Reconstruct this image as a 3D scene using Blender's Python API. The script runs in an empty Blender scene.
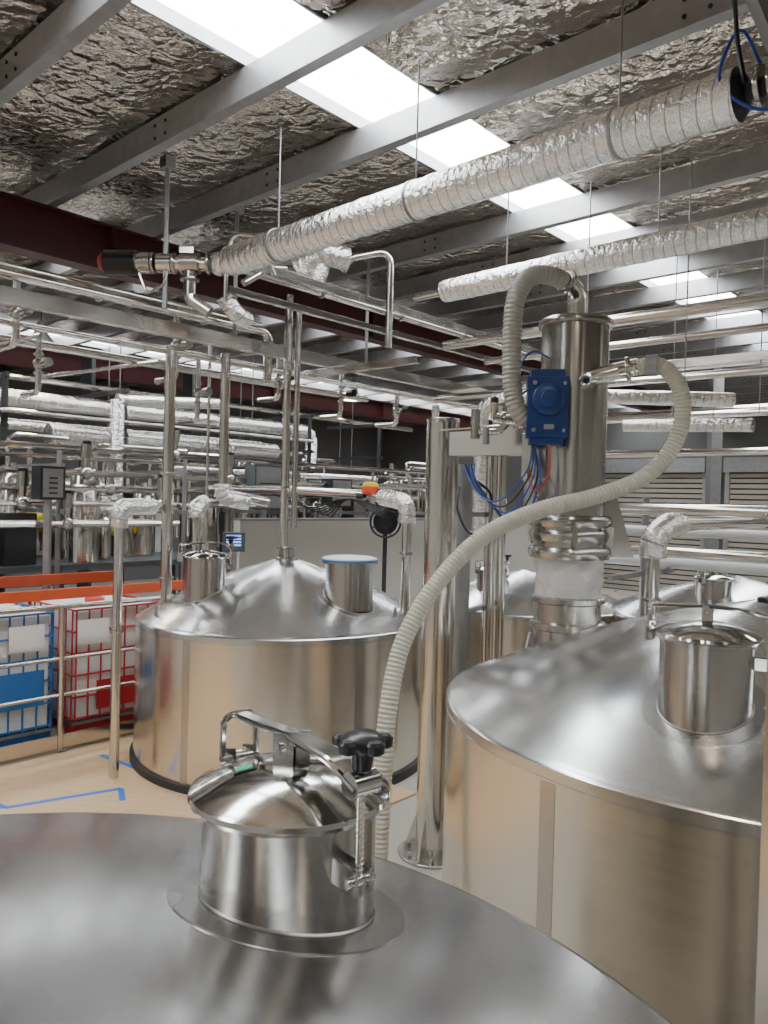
import bpy, math, random
from mathutils import Vector, Matrix, noise
random.seed(4)
Z0=2.5            # eye height above the platform floor; helper coordinates are relative to eye level
AZ=math.radians(42)
ES=Vector((math.sin(AZ),math.cos(AZ),0)); EP=Vector((-math.cos(AZ),math.sin(AZ),0))
def G(s,t,z=0.0): 
    v=ES*s+EP*t; return Vector((v.x,v.y,z))
ROT=-AZ+math.pi/2   # angle of ES from world X

# ------------------------------------------------------------------ materials
def newmat(name):
    m=bpy.data.materials.new(name); m.use_nodes=True
    nt=m.node_tree; b=nt.nodes['Principled BSDF']; return m,nt,b
def N(nt,typ,**kw):
    n=nt.nodes.new(typ)
    for k,v in kw.items():
        setattr(n,k,v)
    return n
def noise_n(nt,vec,scale,detail=3,stretch=None):
    n=N(nt,'ShaderNodeTexNoise'); n.inputs['Scale'].default_value=scale; n.inputs['Detail'].default_value=detail
    if stretch:
        mp=N(nt,'ShaderNodeMapping'); mp.inputs['Scale'].default_value=stretch
        nt.links.new(vec,mp.inputs['Vector']); vec=mp.outputs['Vector']
    nt.links.new(vec,n.inputs['Vector']); return n.outputs['Fac']
def ramp(nt,fac,lo,hi):
    n=N(nt,'ShaderNodeMapRange'); n.inputs['From Min'].default_value=.3; n.inputs['From Max'].default_value=.7
    n.inputs['To Min'].default_value=lo; n.inputs['To Max'].default_value=hi
    nt.links.new(fac,n.inputs['Value']); return n.outputs['Result']
def colmix(nt,fac,a,b):
    n=N(nt,'ShaderNodeMix',data_type='RGBA'); n.inputs[6].default_value=(*a,1); n.inputs[7].default_value=(*b,1)
    nt.links.new(fac,n.inputs[0]); return n.outputs[2]
def bump(nt,b,h,strength,dist=.01):
    n=N(nt,'ShaderNodeBump'); n.inputs['Strength'].default_value=strength; n.inputs['Distance'].default_value=dist
    nt.links.new(h,n.inputs['Height']); nt.links.new(n.outputs['Normal'],b.inputs['Normal'])
def steel(name,a=(.60,.575,.54),c=(.72,.70,.67),r0=.16,r1=.28,stretch=(1,60,1),uv=True,bs=0,blotch=1.5,aniso=0):
    m,nt,b=newmat(name); tc=N(nt,'ShaderNodeTexCoord'); v=tc.outputs['UV' if uv else 'Object']
    b.inputs['Metallic'].default_value=1
    f1=noise_n(nt,v,4,4,stretch); f2=noise_n(nt,tc.outputs['Object'],blotch,3)
    nt.links.new(colmix(nt,f2,a,c),b.inputs['Base Color'])
    ad=N(nt,'ShaderNodeMath',operation='ADD'); nt.links.new(ramp(nt,f1,r0,r1),ad.inputs[0]); nt.links.new(ramp(nt,f2,-.015,.02),ad.inputs[1])
    nt.links.new(ad.outputs[0],b.inputs['Roughness'])
    if aniso:
        b.inputs['Anisotropic'].default_value=aniso; b.inputs['Anisotropic Rotation'].default_value=.25
        tg=N(nt,'ShaderNodeTangent',direction_type='UV_MAP'); tg.uv_map='UVMap'; nt.links.new(tg.outputs[0],b.inputs['Tangent'])
    if bs: bump(nt,b,f1,bs,.001)
    return m
def plain(name,col,rough=.5,metal=0,var=.12,scale=6,bs=.0,spec=None):
    m,nt,b=newmat(name); tc=N(nt,'ShaderNodeTexCoord'); f=noise_n(nt,tc.outputs['Object'],scale,4)
    lo=tuple(x*(1-var) for x in col); hi=tuple(min(1,x*(1+var)) for x in col)
    nt.links.new(colmix(nt,f,lo,hi),b.inputs['Base Color']); b.inputs['Roughness'].default_value=rough; b.inputs['Metallic'].default_value=metal
    if bs: bump(nt,b,f,bs,.01)
    return m
M={}
M['wall']=steel('tank_wall_steel',(.64,.595,.53),(.72,.685,.62),.19,.24,(.3,8,1),aniso=.45)
M['wall_strip']=plain('darker_strip_steel',(.48,.445,.395),.28,1,.04)
M['roof']=steel('tank_roof_steel',(.57,.575,.58),(.64,.645,.65),.185,.225,(1,1,1),uv=False,blotch=1.1)
M['padm']=steel('pad_steel',(.36,.355,.35),(.46,.455,.45),.22,.28,(1,1,1),uv=False)
M['neck']=steel('hatch_brushed_steel',(.38,.365,.345),(.47,.455,.43),.20,.26,(.5,6,1),aniso=.5)
M['lid']=steel('hatch_lid_steel',(.54,.535,.52),(.62,.615,.60),.09,.13,(1,1,1))
M['pipe']=steel('stainless_pipe',(.55,.53,.49),(.67,.64,.60),.13,.19,(1,1,1))
M['beam']=steel('stainless_box_section',(.56,.53,.49),(.66,.63,.59),.15,.22,(1,1,1),uv=False)
M['weld']=plain('weld_heat_tint',(.34,.33,.31),.34,1)
M['galv']=plain('galvanised_steel',(.31,.31,.315),.42,.75,.2,9)
M['red']=plain('red_oxide_paint',(.055,.007,.007),.5)
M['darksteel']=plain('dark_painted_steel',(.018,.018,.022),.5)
M['midsteel']=plain('grey_painted_steel',(.09,.10,.11),.5)
M['black']=plain('black_plastic',(.006,.006,.007),.28)
M['redcap']=plain('red_cap_plastic',(.34,.025,.02),.35)
M['blue']=plain('blue_enamel',(.006,.035,.16),.35)
M['bluep']=plain('blue_cage_paint',(.02,.14,.42),.4)
M['redp']=plain('red_cage_paint',(.45,.02,.025),.4)
M['orange']=plain('orange_paint',(.60,.09,.025),.42)
M['hiviz_o']=plain('orange_red_actuator',(.70,.07,.02),.4)
M['hiviz_y']=plain('yellow_actuator_cap',(.80,.58,.03),.4)
M['white']=plain('white_plastic',(.74,.76,.76),.4,0,.05)
M['paper']=plain('label_paper',(.8,.8,.8),.7,0,.03)
M['whitewall']=plain('cream_panel',(.52,.505,.47),.6,0,.06,2)
M['greywall']=plain('grey_wall_panel',(.10,.098,.096),.7,0,.15,1.2)
M['tape']=plain('blue_masking_tape',(.02,.16,.60),.6)
M['green']=plain('green_sticker',(.02,.45,.18),.5)
M['hosegrey']=plain('ribbed_hose_grey',(.34,.335,.30),.42,0,.08)
M['hosebeige']=plain('ribbed_hose_beige',(.50,.48,.40),.42,0,.06)
M['cableb']=plain('blue_cable',(.01,.06,.3),.4)
M['cabler']=plain('red_cable',(.4,.02,.02),.4)
M['roller']=plain('roller_door_slat',(.36,.33,.28),.45,.2)
def mk_floor():
    m,nt,b=newmat('sealed_concrete'); tc=N(nt,'ShaderNodeTexCoord'); f=noise_n(nt,tc.outputs['Object'],1.2,6)
    nt.links.new(colmix(nt,f,(.30,.275,.24),(.46,.425,.375)),b.inputs['Base Color']); nt.links.new(ramp(nt,f,.22,.5),b.inputs['Roughness']); return m
M['floor']=mk_floor()
def mk_ply():
    m,nt,b=newmat('plywood_sheet'); tc=N(nt,'ShaderNodeTexCoord'); f=noise_n(nt,tc.outputs['Object'],3,5,(1,9,1))
    nt.links.new(colmix(nt,f,(.50,.33,.18),(.66,.47,.28)),b.inputs['Base Color']); b.inputs['Roughness'].default_value=.5; return m
M['ply']=mk_ply()
def mk_ceiling():
    m,nt,b=newmat('foil_blanket'); tc=N(nt,'ShaderNodeTexCoord'); v=tc.outputs['Object']
    b.inputs['Metallic'].default_value=1
    mp=N(nt,'ShaderNodeMapping'); mp.inputs['Rotation'].default_value=(0,0,-ROT); nt.links.new(v,mp.inputs['Vector']); v=mp.outputs['Vector']
    wn=N(nt,'ShaderNodeTexNoise'); wn.inputs['Scale'].default_value=3; wn.inputs['Detail'].default_value=3; nt.links.new(v,wn.inputs['Vector'])
    mx=N(nt,'ShaderNodeVectorMath',operation='MULTIPLY_ADD'); mx.inputs[1].default_value=(.45,.45,.45); nt.links.new(wn.outputs['Color'],mx.inputs[0]); nt.links.new(v,mx.inputs[2])
    vo=N(nt,'ShaderNodeTexVoronoi',feature='DISTANCE_TO_EDGE'); vo.inputs['Scale'].default_value=4.5; nt.links.new(mx.outputs[0],vo.inputs['Vector'])
    nz=noise_n(nt,v,13,2); n2=noise_n(nt,v,1.6,3)
    ad=N(nt,'ShaderNodeMath',operation='MULTIPLY_ADD'); ad.inputs[1].default_value=2.2; nt.links.new(vo.outputs['Distance'],ad.inputs[0]); nt.links.new(nz,ad.inputs[2])
    nt.links.new(colmix(nt,n2,(.52,.46,.385),(.76,.71,.64)),b.inputs['Base Color']); nt.links.new(ramp(nt,n2,.10,.17),b.inputs['Roughness'])
    bump(nt,b,ad.outputs[0],.55,.036); return m
M['ceil']=mk_ceiling()
def mk_foil():
    m,nt,b=newmat('foil_pipe_wrap'); tc=N(nt,'ShaderNodeTexCoord'); b.inputs['Metallic'].default_value=.97
    sp=N(nt,'ShaderNodeSeparateXYZ'); nt.links.new(tc.outputs['UV'],sp.inputs[0])
    mu=N(nt,'ShaderNodeMath',operation='MULTIPLY_ADD'); mu.inputs[1].default_value=13.0
    nt.links.new(sp.outputs[0],mu.inputs[0]); nt.links.new(sp.outputs[1],mu.inputs[2])
    fr=N(nt,'ShaderNodeMath',operation='FRACT'); nt.links.new(mu.outputs[0],fr.inputs[0])
    lt=N(nt,'ShaderNodeMath',operation='LESS_THAN'); lt.inputs[1].default_value=.10; nt.links.new(fr.outputs[0],lt.inputs[0])
    nt.links.new(colmix(nt,lt.outputs[0],(.82,.81,.79),(.46,.45,.44)),b.inputs['Base Color'])
    nz=noise_n(nt,tc.outputs['Object'],24,5); ad=N(nt,'ShaderNodeMath',operation='MULTIPLY_ADD'); ad.inputs[1].default_value=1.5
    nt.links.new(nz,ad.inputs[0]); nt.links.new(fr.outputs[0],ad.inputs[2])
    b.inputs['Roughness'].default_value=.20; bump(nt,b,ad.outputs[0],.8,.018); return m
M['foil']=mk_foil()
def mk_emit(name,col,s):
    m,nt,b=newmat(name); b.inputs['Base Color'].default_value=(.8,.8,.8,1)
    b.inputs['Emission Color'].default_value=(*col,1); b.inputs['Emission Strength'].default_value=s; return m
M['sky']=mk_emit('skylight_sheet',(.93,.97,1),17)
M['lamp']=mk_emit('lamp_lens',(1,.86,.68),45)
M['screen']=mk_emit('blue_screen',(.03,.25,.9),1.6)
def mk_clear():
    m,nt,b=newmat('clear_sleeve'); b.inputs['Base Color'].default_value=(.88,.87,.84,1); b.inputs['Roughness'].default_value=.18
    b.inputs['Transmission Weight'].default_value=.55; b.inputs['IOR'].default_value=1.2; return m
M['clear']=mk_clear()

# ------------------------------------------------------------------ builder
def basis(d):
    d=Vector(d).normalized(); a=Vector((0,0,1)) if abs(d.z)<.95 else Vector((1,0,0))
    x=a.cross(d).normalized(); y=d.cross(x); return x,y,d
def fillet(pts,rb):
    P=[Vector(p) for p in pts]
    if rb<=0 or len(P)<3: return P
    out=[P[0]]
    for i in range(1,len(P)-1):
        a,b,c=P[i-1],P[i],P[i+1]; u=(a-b); w=(c-b); lu,lw=u.length,w.length; u.normalize(); w.normalize()
        th=math.pi-u.angle(w)
        if th<.05: out.append(b); continue
        tl=min(rb*math.tan(th/2),lu*.48,lw*.48); n=8
        for k in range(n+1):
            q=k/n; out.append((b+u*tl)*(1-q)**2+b*(2*q*(1-q))+(b+w*tl)*q*q)
    out.append(P[-1]); return out
def catmull(pts,step):
    P=[Vector(p) for p in pts]; P=[P[0]*2-P[1]]+P+[P[-1]*2-P[-2]]; raw=[]
    for i in range(1,len(P)-2):
        a,b,c,d=P[i-1:i+3]
        for k in range(40):
            t=k/40; raw.append(.5*((2*b)+(c-a)*t+(2*a-5*b+4*c-d)*t*t+(3*b-a-3*c+d)*t**3))
    raw.append(P[-2]); return resample(raw,step)
def resample(raw,step):
    out=[raw[0]]; acc=0
    for i in range(1,len(raw)):
        a,b=raw[i-1],raw[i]; L=(b-a).length
        if L<1e-9: continue
        p=step-acc
        while p<=L: out.append(a.lerp(b,p/L)); p+=step
        acc=L-(p-step)
    out.append(raw[-1]) if (out[-1]-raw[-1]).length>step*.3 else None
    return out
class B:
    def __init__(s): s.v=[];s.f=[];s.m=[];s.uv=[];s.mats=[]
    def mi(s,m):
        if m not in s.mats: s.mats.append(m)
        return s.mats.index(m)
    def add(s,vs,fs,m,uvs=None):
        o=len(s.v); s.v+=[Vector(v) for v in vs]; k=s.mi(m)
        for i,f in enumerate(fs):
            s.f.append([o+j for j in f]); s.m.append(k)
            s.uv.append(uvs[i] if uvs else [(vs[j][0],vs[j][2]) for j in f])
        return s
    def box(s,c,size,m,rz=0,R=None):
        c=Vector(c); R=R or Matrix.Rotation(rz,3,'Z'); h=Vector(size)/2
        vs=[c+R@Vector((x*h.x,y*h.y,z*h.z)) for z in(-1,1) for y in(-1,1) for x in(-1,1)]
        return s.add(vs,[(0,2,3,1),(4,5,7,6),(0,1,5,4),(2,6,7,3),(0,4,6,2),(1,3,7,5)],m)
    def bar(s,a,b,w,h,m):
        a=Vector(a);b=Vector(b);d=(b-a); L=d.length; x,y,z=basis(d)
        R=Matrix((x,y,z)).transposed(); return s.box((a+b)/2,(w,h,L),m,R=R)
    def lathe(s,prof,o,m,axis=(0,0,1),seg=32,cap=True,uvr=None):
        x,y,z=basis(axis); o=Vector(o); vs=[];L=[0]
        for i in range(1,len(prof)): L.append(L[-1]+math.dist(prof[i],prof[i-1]))
        R=uvr or max(p[0] for p in prof)
        for r,h in prof:
            for k in range(seg):
                a=2*math.pi*k/seg; vs.append(o+x*(r*math.cos(a))+y*(r*math.sin(a))+z*h)
        fs=[];uvs=[]
        for i in range(len(prof)-1):
            for k in range(seg):
                k2=(k+1)%seg; fs.append((i*seg+k,i*seg+k2,(i+1)*seg+k2,(i+1)*seg+k))
                u0=k/seg*6.283*R;u1=(k+1)/seg*6.283*R; uvs.append([(u0,L[i]),(u1,L[i]),(u1,L[i+1]),(u0,L[i+1])])
        if cap:
            for i in (0,len(prof)-1):
                if prof[i][0]>1e-4:
                    f=[i*seg+k for k in range(seg)]
                    if i==0: f.reverse()
                    fs.append(f); uvs.append([(vs[j].x,vs[j].y) for j in f])
        return s.add(vs,fs,m,uvs)
    def cyl(s,a,b,r,m,seg=20,r2=None):
        a=Vector(a);b=Vector(b); return s.lathe([(r,0),(r if r2 is None else r2,(b-a).length)],a,m,b-a,seg)
    def tube(s,pts,r,m,bend=.0,seg=12,rf=None,raw=False,caps=True):
        P=[Vector(p) for p in pts] if raw else fillet(pts,bend)
        T=[]
        for i in range(len(P)):
            a=P[max(0,i-1)];b=P[min(len(P)-1,i+1)]; T.append((b-a).normalized())
        x,y,_=basis(T[0]); vs=[];L=0;Ls=[]
        for i,p in enumerate(P):
            if i: L+=(p-P[i-1]).length
            Ls.append(L); x=(x-T[i]*x.dot(T[i])).normalized(); y=T[i].cross(x)
            rr=r if rf is None else r*rf(L,i)
            for k in range(seg):
                a=2*math.pi*k/seg; vs.append(p+x*(rr*math.cos(a))+y*(rr*math.sin(a)))
        fs=[];uvs=[]
        for i in range(len(P)-1):
            for k in range(seg):
                k2=(k+1)%seg; fs.append((i*seg+k,i*seg+k2,(i+1)*seg+k2,(i+1)*seg+k))
                uvs.append([(Ls[i],k/seg),(Ls[i],(k+1)/seg),(Ls[i+1],(k+1)/seg),(Ls[i+1],k/seg)])
        if caps:
            f=list(range(seg)); f.reverse(); fs.append(f); uvs.append([(0,0)]*seg)
            f=[(len(P)-1)*seg+k for k in range(seg)]; fs.append(f); uvs.append([(0,0)]*seg)
        return s.add(vs,fs,m,uvs)
    def foil(s,pts,r,bend=0,seg=20):
        P=resample(fillet(pts,bend),.035); rnd=random.Random(int(abs(P[0].x*1000)))
        ph=rnd.random()*9
        return s.tube(P,r,M['foil'],seg=seg,raw=True,rf=lambda L,i:1+.05*noise.noise(Vector((L*9,ph,0)))+(.025 if (L%.62)<.05 else 0))
    def clamp(s,p,d,r):
        p=Vector(p);d=Vector(d).normalized(); return s.lathe([(r,-.012),(r*1.35,-.012),(r*1.4,-.004),(r*1.4,.004),(r*1.35,.012),(r,.012)],p,M['neck'],d,20)
    def sphere(s,c,r,m,seg=16,sc=(1,1,1)):
        n=seg//2; vs=[];fs=[]; c=Vector(c)
        for i in range(n+1):
            a=math.pi*i/n
            for k in range(seg):
                b=2*math.pi*k/seg; vs.append(c+Vector((r*sc[0]*math.sin(a)*math.cos(b),r*sc[1]*math.sin(a)*math.sin(b),r*sc[2]*math.cos(a))))
        for i in range(n):
            for k in range(seg):
                k2=(k+1)%seg; fs.append((i*seg+k,(i+1)*seg+k,(i+1)*seg+k2,i*seg+k2))
        return s.add(vs,fs,m)
    def done(s,name,parent=None,bev=0,sharp=35):
        me=bpy.data.meshes.new(name); me.from_pydata([(v.x,v.y,v.z+Z0) for v in s.v],[],s.f)
        for m in s.mats: me.materials.append(m)
        uvl=me.uv_layers.new(name='UVMap'); li=0
        for i,p in enumerate(me.polygons):
            p.material_index=s.m[i]; p.use_smooth=True
            for j in range(p.loop_total): uvl.data[p.loop_start+j].uv=s.uv[i][j]
        me.validate(); me.set_sharp_from_angle(angle=math.radians(sharp))
        ob=bpy.data.objects.new(name,me); bpy.context.collection.objects.link(ob)
        if bev:
            md=ob.modifiers.new('bevel','BEVEL'); md.width=bev; md.segments=2; md.limit_method='ANGLE'; md.angle_limit=math.radians(50)
        if parent: ob.parent=parent
        return ob
def empty(name):
    e=bpy.data.objects.new(name,None); bpy.context.collection.objects.link(e); e.empty_display_size=.2; return e

FL=-2.5; CZ=3.05
S0,S1,T0,T1=-6,22,-8,20
# ------------------------------------------------------------------ room
b=B(); c=G((S0+S1)/2,(T0+T1)/2,FL-.1); b.box(c,(S1-S0,T1-T0,.2),M['floor'],ROT); b.done('floor')
H=CZ-FL+.2
for nm,s,t,sx,sy in (('wall_left',(S0+S1)/2,T1+.1,S1-S0,.2),('wall_right',(S0+S1)/2,T0-.1,S1-S0,.2),('wall_back',S1+.1,(T0+T1)/2,.2,T1-T0),('wall_front',S0-.1,(T0+T1)/2,.2,T1-T0)):
    b=B(); b.box(G(s,t,FL+H/2),(sx,sy,H),M['greywall' if nm in('wall_left','wall_back') else 'whitewall'],ROT); b.done(nm)
bands=[(3.60,4.40),(8.9,9.9),(14.2,15.2),(-2.6,-1.8)]
edges=sorted([T0]+[e for bb in bands for e in bb]+[T1])
b=B(); cs=.10
ns=int((S1-S0)/cs)
for i in range(0,len(edges),2):
    ta,tb=edges[i],edges[i+1]; nt_=max(2,int((tb-ta)/.12)); vs=[];fs=[]
    for a in range(ns+1):
        s=S0+(S1-S0)*a/ns
        for k in range(nt_+1):
            t=ta+(tb-ta)*k/nt_
            z=CZ-.03*abs(math.sin(math.pi*(s-2.15)/1.15))+.022*noise.noise(Vector((s*2.2,t*2.2,3)))+.016*noise.noise(Vector((s*6,t*6,8)))
            vs.append(G(s,t,z))
    for a in range(ns):
        for k in range(nt_):
            q=a*(nt_+1)+k; fs.append((q,q+1,q+nt_+2,q+nt_+1))
    b.add(vs,fs,M['ceil'])
b.done('ceiling')
for i,(a,c_) in enumerate(bands):
    b=B(); b.box(G((S0+S1)/2,(a+c_)/2,CZ+.10),(S1-S0,c_-a+.1,.02),M['sky'],ROT)
    for e in (a,c_): b.box(G((S0+S1)/2,e,CZ+.03),(S1-S0,.02,.1),M['galv'],ROT)
    b.done('skylight')
b=B()
for k in range(30):
    s=2.15-1.15*7+k*1.15
    if s<S0+.1 or s>S1-.15: continue
    tc_=(T0+T1)/2; L=T1-T0
    b.box(G(s,tc_,CZ-.14),(.012,L,.21),M['galv'],ROT)
    b.box(G(s+.04,tc_,CZ-.245),(.09,L,.012),M['galv'],ROT); b.box(G(s+.04,tc_,CZ-.035),(.09,L,.012),M['galv'],ROT)
    b.box(G(s+.082,tc_,CZ-.232),(.008,L,.03),M['galv'],ROT)
    for t in (-6,-2.4,1.6,5.4,9.0,12.5,16):
        for tt in (t,t+.15):
            for z in (-.09,-.19): b.cyl(G(s-.014,tt,CZ+z),G(s-.002,tt,CZ+z),.014,M['darksteel'],8)
b.done('roof_purlins')
for t in (-1.0,7.6,14.6):
    b=B(); z=CZ-.50; sc=(S0+S1)/2; L=S1-S0-.1
    b.box(G(sc,t,z),(L,.03,.46),M['red'],ROT); b.box(G(sc,t,z-.23),(L,.22,.025),M['red'],ROT); b.box(G(sc,t,z+.23),(L,.22,.025),M['red'],ROT)
    for q in range(0,24,4): b.box(G(S0+2+q,t,z),(.02,.2,.44),M['red'],ROT)
    b.done('roof_rafter')
# high-bay lamps
for (s,t) in ((2,0.8),(8,.8),(14,.8),(5,11.5),(12,11.8),(-2.5,5.5),(0,-4),(9,-4),(17,6.5),(-3,0)):
    b=B(); p=G(s,t,2.2)
    b.lathe([(.02,.35),(.05,.33),(.09,.24),(.10,.16),(.22,.0),(.225,-.02)],p,M['galv'],seg=24,cap=False)
    b.lathe([(.0,-.005),(.21,-.005)],p,M['lamp'],seg=24,cap=False); b.cyl(p+Vector((0,0,.33)),(p.x,p.y,CZ-.1),.008,M['darksteel'],8)
    b.done('high_bay_lamp')

# ------------------------------------------------------------------ hatch
def hatch(parent,c,ztop,zbase,rn,armdir,knob=True,sticker=False,name='manway_hatch'):
    b=B(); x,y=c; rl=rn*1.15; k=rn/.19
    b.lathe([(rn,zbase-ztop-.06),(rn,-.03),(rn+.006,-.028),(rn+.006,-.006),(rn,-.004)],(x,y,ztop),M['neck'],seg=64)
    prof=[(rl-.012,-.014),(rl-.002,-.012),(rl+.003,-.002),(rl,.008),(rl-.012,.014)]
    for q in range(1,19):
        a=q/18; r=(rl-.014)*(1-a)+.0001; prof.append((r,.014+.046*k*(1-(r/(rl-.014))**2.2)))
    b.lathe(prof,(x,y,ztop),M['lid'],seg=96)
    d=Vector((armdir[0],armdir[1],0)).normalized(); n=Vector((-d.y,d.x,0)); o=Vector((x,y,ztop))
    up=Vector((0,0,1))
    hp=o-d*(rl+.012)
    b.tube([hp-n*.045*k+up*.02*k,hp-n*.045*k+up*.115*k,hp+n*.045*k+up*.115*k,hp+n*.045*k+up*.02*k],.0085*k,M['lid'],.03*k,10)
    for sg in (-1,1):
        b.bar(hp+n*sg*.028*k-up*.045*k+d*.0,hp+n*sg*.028*k+up*.035*k,.008,.034*k,M['lid'])
    b.tube([hp-n*.05*k+up*.015*k,hp+n*.05*k+up*.015*k],.010*k,M['lid'],seg=12)
    pts=[hp+up*.112*k+d*.0,o-d*.13*k+up*.115*k,o+d*.02*k+up*.125*k,o+d*(rl-.04)+up*.115*k,o+d*(rl+.045)+up*.085*k]
    P=fillet(pts,.15*k)
    for i in range(len(P)-1):
        if (P[i+1]-P[i]).length<1e-4: continue
        e=(P[i+1]-P[i]).normalized()*.0015
        w=.030+.024*i/len(P)
        b.bar(P[i]-e,P[i+1]+e,w*k,.016*k,M['lid'])
        for sg in (-1,1): b.cyl(P[i]-e+n*sg*w*k/2,P[i+1]+e+n*sg*w*k/2,.008*k,M['lid'],8)
    for sg in (-1,1): b.bar(o+n*sg*.022*k+up*.035*k,o+n*sg*.022*k+up*.128*k,.007,.045*k,M['lid'])
    b.cyl(o-n*.032*k+up*.10*k,o+n*.032*k+up*.10*k,.009*k,M['lid'],12)
    cp=o+d*(rl+.03)
    b.cyl(cp-n*.03*k+up*.09*k,cp+n*.03*k+up*.09*k,.026*k,M['lid'],20)
    b.cyl(cp-up*.13*k,cp+up*.16*k,.0085*k,M['pipe'],12)
    for q in range(17): b.lathe([(.0085*k,-.002),(.0105*k,0),(.0085*k,.002)],cp+up*(-.10+q*.011)*k,M['pipe'],seg=10,cap=False)
    for sg in (-1,1):
        b.bar(o+d*(rn-.005)+n*sg*.018*k-up*.10*k,cp+n*sg*.018*k+d*.015-up*.10*k,.007,.05*k,M['lid'])
    b.cyl(cp-n*.034*k-up*.10*k,cp+n*.034*k-up*.10*k,.012*k,M['lid'],16)
    z=up*.158*k
    b.lathe([(.014*k,-.045*k),(.020*k,-.04*k),(.024*k,-.004*k),(.044*k,.0),(.047*k,.010*k),(.045*k,.022*k),(.03*k,.030*k),(.0001,.032*k)],cp+z,M['black'],seg=24)
    for q in range(5):
        a=q*2*math.pi/5+.3; r_=Vector((math.cos(a),math.sin(a),0))
        b.lathe([(.014*k,0),(.019*k,.004*k),(.020*k,.019*k),(.013*k,.025*k),(.0001,.026*k)],cp+z+r_*.043*k,M['black'],seg=14)
    if sticker: 
        R=Matrix.Rotation(.3,3,'Z')@Matrix.Rotation(-.22,3,'Y')
        b.box(o+Vector((-.10,-.02,.0535)),(.034,.020,.0015),M['green'],R=R)
        b.box(o+Vector((-.10,-.02,.052)),(.05,.034,.0015),M['lid'],R=R)
    b.done(name,parent,sharp=30)

BU=.10
def prof_z(R,zr,sl,q): return zr+sl*R*(1-q)+BU*sl*R*math.sin(math.pi*q)
def tank(cx,cy,R,zr,slope,zb,name='stainless_steel_tank',wall_strips=(3.777,5.4,.5,1.9)):
    e=empty(name); b=B()
    prof=[]
    n=48
    for i in range(n+1):
        q=i/n; prof.append((max((R-.02)*q,.0001),prof_z(R,zr,slope,q)))
    prof+=[(R-.006,zr-.004),(R+.004,zr-.014)]
    b.lathe(prof,(cx,cy,0),M['roof'],seg=192,cap=False)
    b.lathe([(R+.004,zr-.014),(R+.005,zr-.05),(R,zr-.052),(R,zr-.058),(R+.003,zr-.06),(R+.003,zr-.068),(R,zr-.07)],(cx,cy,0),M['roof'],seg=192,cap=False)
    b.lathe([(R,zr-.07),(R,zb+.02)],(cx,cy,0),M['wall'],seg=192,cap=False)
    for a in wall_strips:  # narrow vertical strips of darker steel laid over the tank wall
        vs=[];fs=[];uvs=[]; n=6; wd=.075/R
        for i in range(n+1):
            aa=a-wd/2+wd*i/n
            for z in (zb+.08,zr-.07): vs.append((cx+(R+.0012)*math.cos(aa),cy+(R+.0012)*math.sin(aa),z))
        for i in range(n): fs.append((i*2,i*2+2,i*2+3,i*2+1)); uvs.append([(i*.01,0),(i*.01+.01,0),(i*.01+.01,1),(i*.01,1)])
        b.add(vs,fs,M['wall_strip'],uvs)
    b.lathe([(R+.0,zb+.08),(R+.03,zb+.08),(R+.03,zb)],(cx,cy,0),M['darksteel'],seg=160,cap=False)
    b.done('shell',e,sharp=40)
    return e
def roofz(T,x,y):
    cx,cy,R,zr,sl=T; d=math.hypot(x-cx,y-cy); q=min(1,d/(R-.02)); return prof_z(R,zr,sl,q)
def pad(parent,T,x,y,r0,r1):
    b=B(); n=72; vs=[];fs=[]
    rs=(r0-.01,r0+.02,(r0+r1)/2,r1-.003,r1)
    for i,r in enumerate(rs):
        for k in range(n):
            a=2*math.pi*k/n; px=x+r*math.cos(a);py=y+r*math.sin(a); vs.append((px,py,roofz(T,px,py)+(.003 if i<4 else -.003)))
    for i in range(len(rs)-1):
        for k in range(n): fs.append((i*n+k,i*n+(k+1)%n,(i+1)*n+(k+1)%n,(i+1)*n+k))
    b.add(vs,fs,M['padm']) 
    P=[Vector((x+r0*math.cos(2*math.pi*k/n),y+r0*math.sin(2*math.pi*k/n),roofz(T,x+r0*math.cos(2*math.pi*k/n),y+r0*math.sin(2*math.pi*k/n))+.005)) for k in range(n+1)]
    b.tube(P,.004,M['weld'],seg=6,raw=True,caps=False)
    b.done('reinforcing_pad',parent)
def lug(parent,T,ang,rr):
    cx,cy,R,zr,sl=T; x=cx+rr*math.cos(ang);y=cy+rr*math.sin(ang); z=roofz(T,x,y)
    d=Vector((math.cos(ang+math.pi/2),math.sin(ang+math.pi/2),0)); n=Vector((math.cos(ang),math.sin(ang),0))*.006; o=Vector((x,y,z-.01)); b=B()
    tri=[o-d*.055,o+d*.055,o+d*.015+Vector((0,0,.10)),o-d*.015+Vector((0,0,.10))]
    vs=[p-n for p in tri]+[p+n for p in tri]
    b.add(vs,[(0,1,2,3),(7,6,5,4),(0,4,5,1),(1,5,6,2),(2,6,7,3),(3,7,4,0)],M['galv']); b.done('lifting_lug',parent)

# front tank
TF=(-.85,.8,1.6,-1.01,.19); e=tank(*TF,FL); 
pad(e,TF,-.19,1.67,.19,.262); hatch(e,(-.19,1.67),-.645,-.92,.19,(.62,-.74),sticker=True)
# right tank
TR=(1.93,3.85,1.58,-1.0,.35); e=tank(*TR,FL)
pad(e,TR,1.29,3.0,.175,.24); hatch(e,(1.29,3.0),-.50,-.79,.175,(.85,-.45))
lug(e,TR,math.radians(141),1.3)
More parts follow.
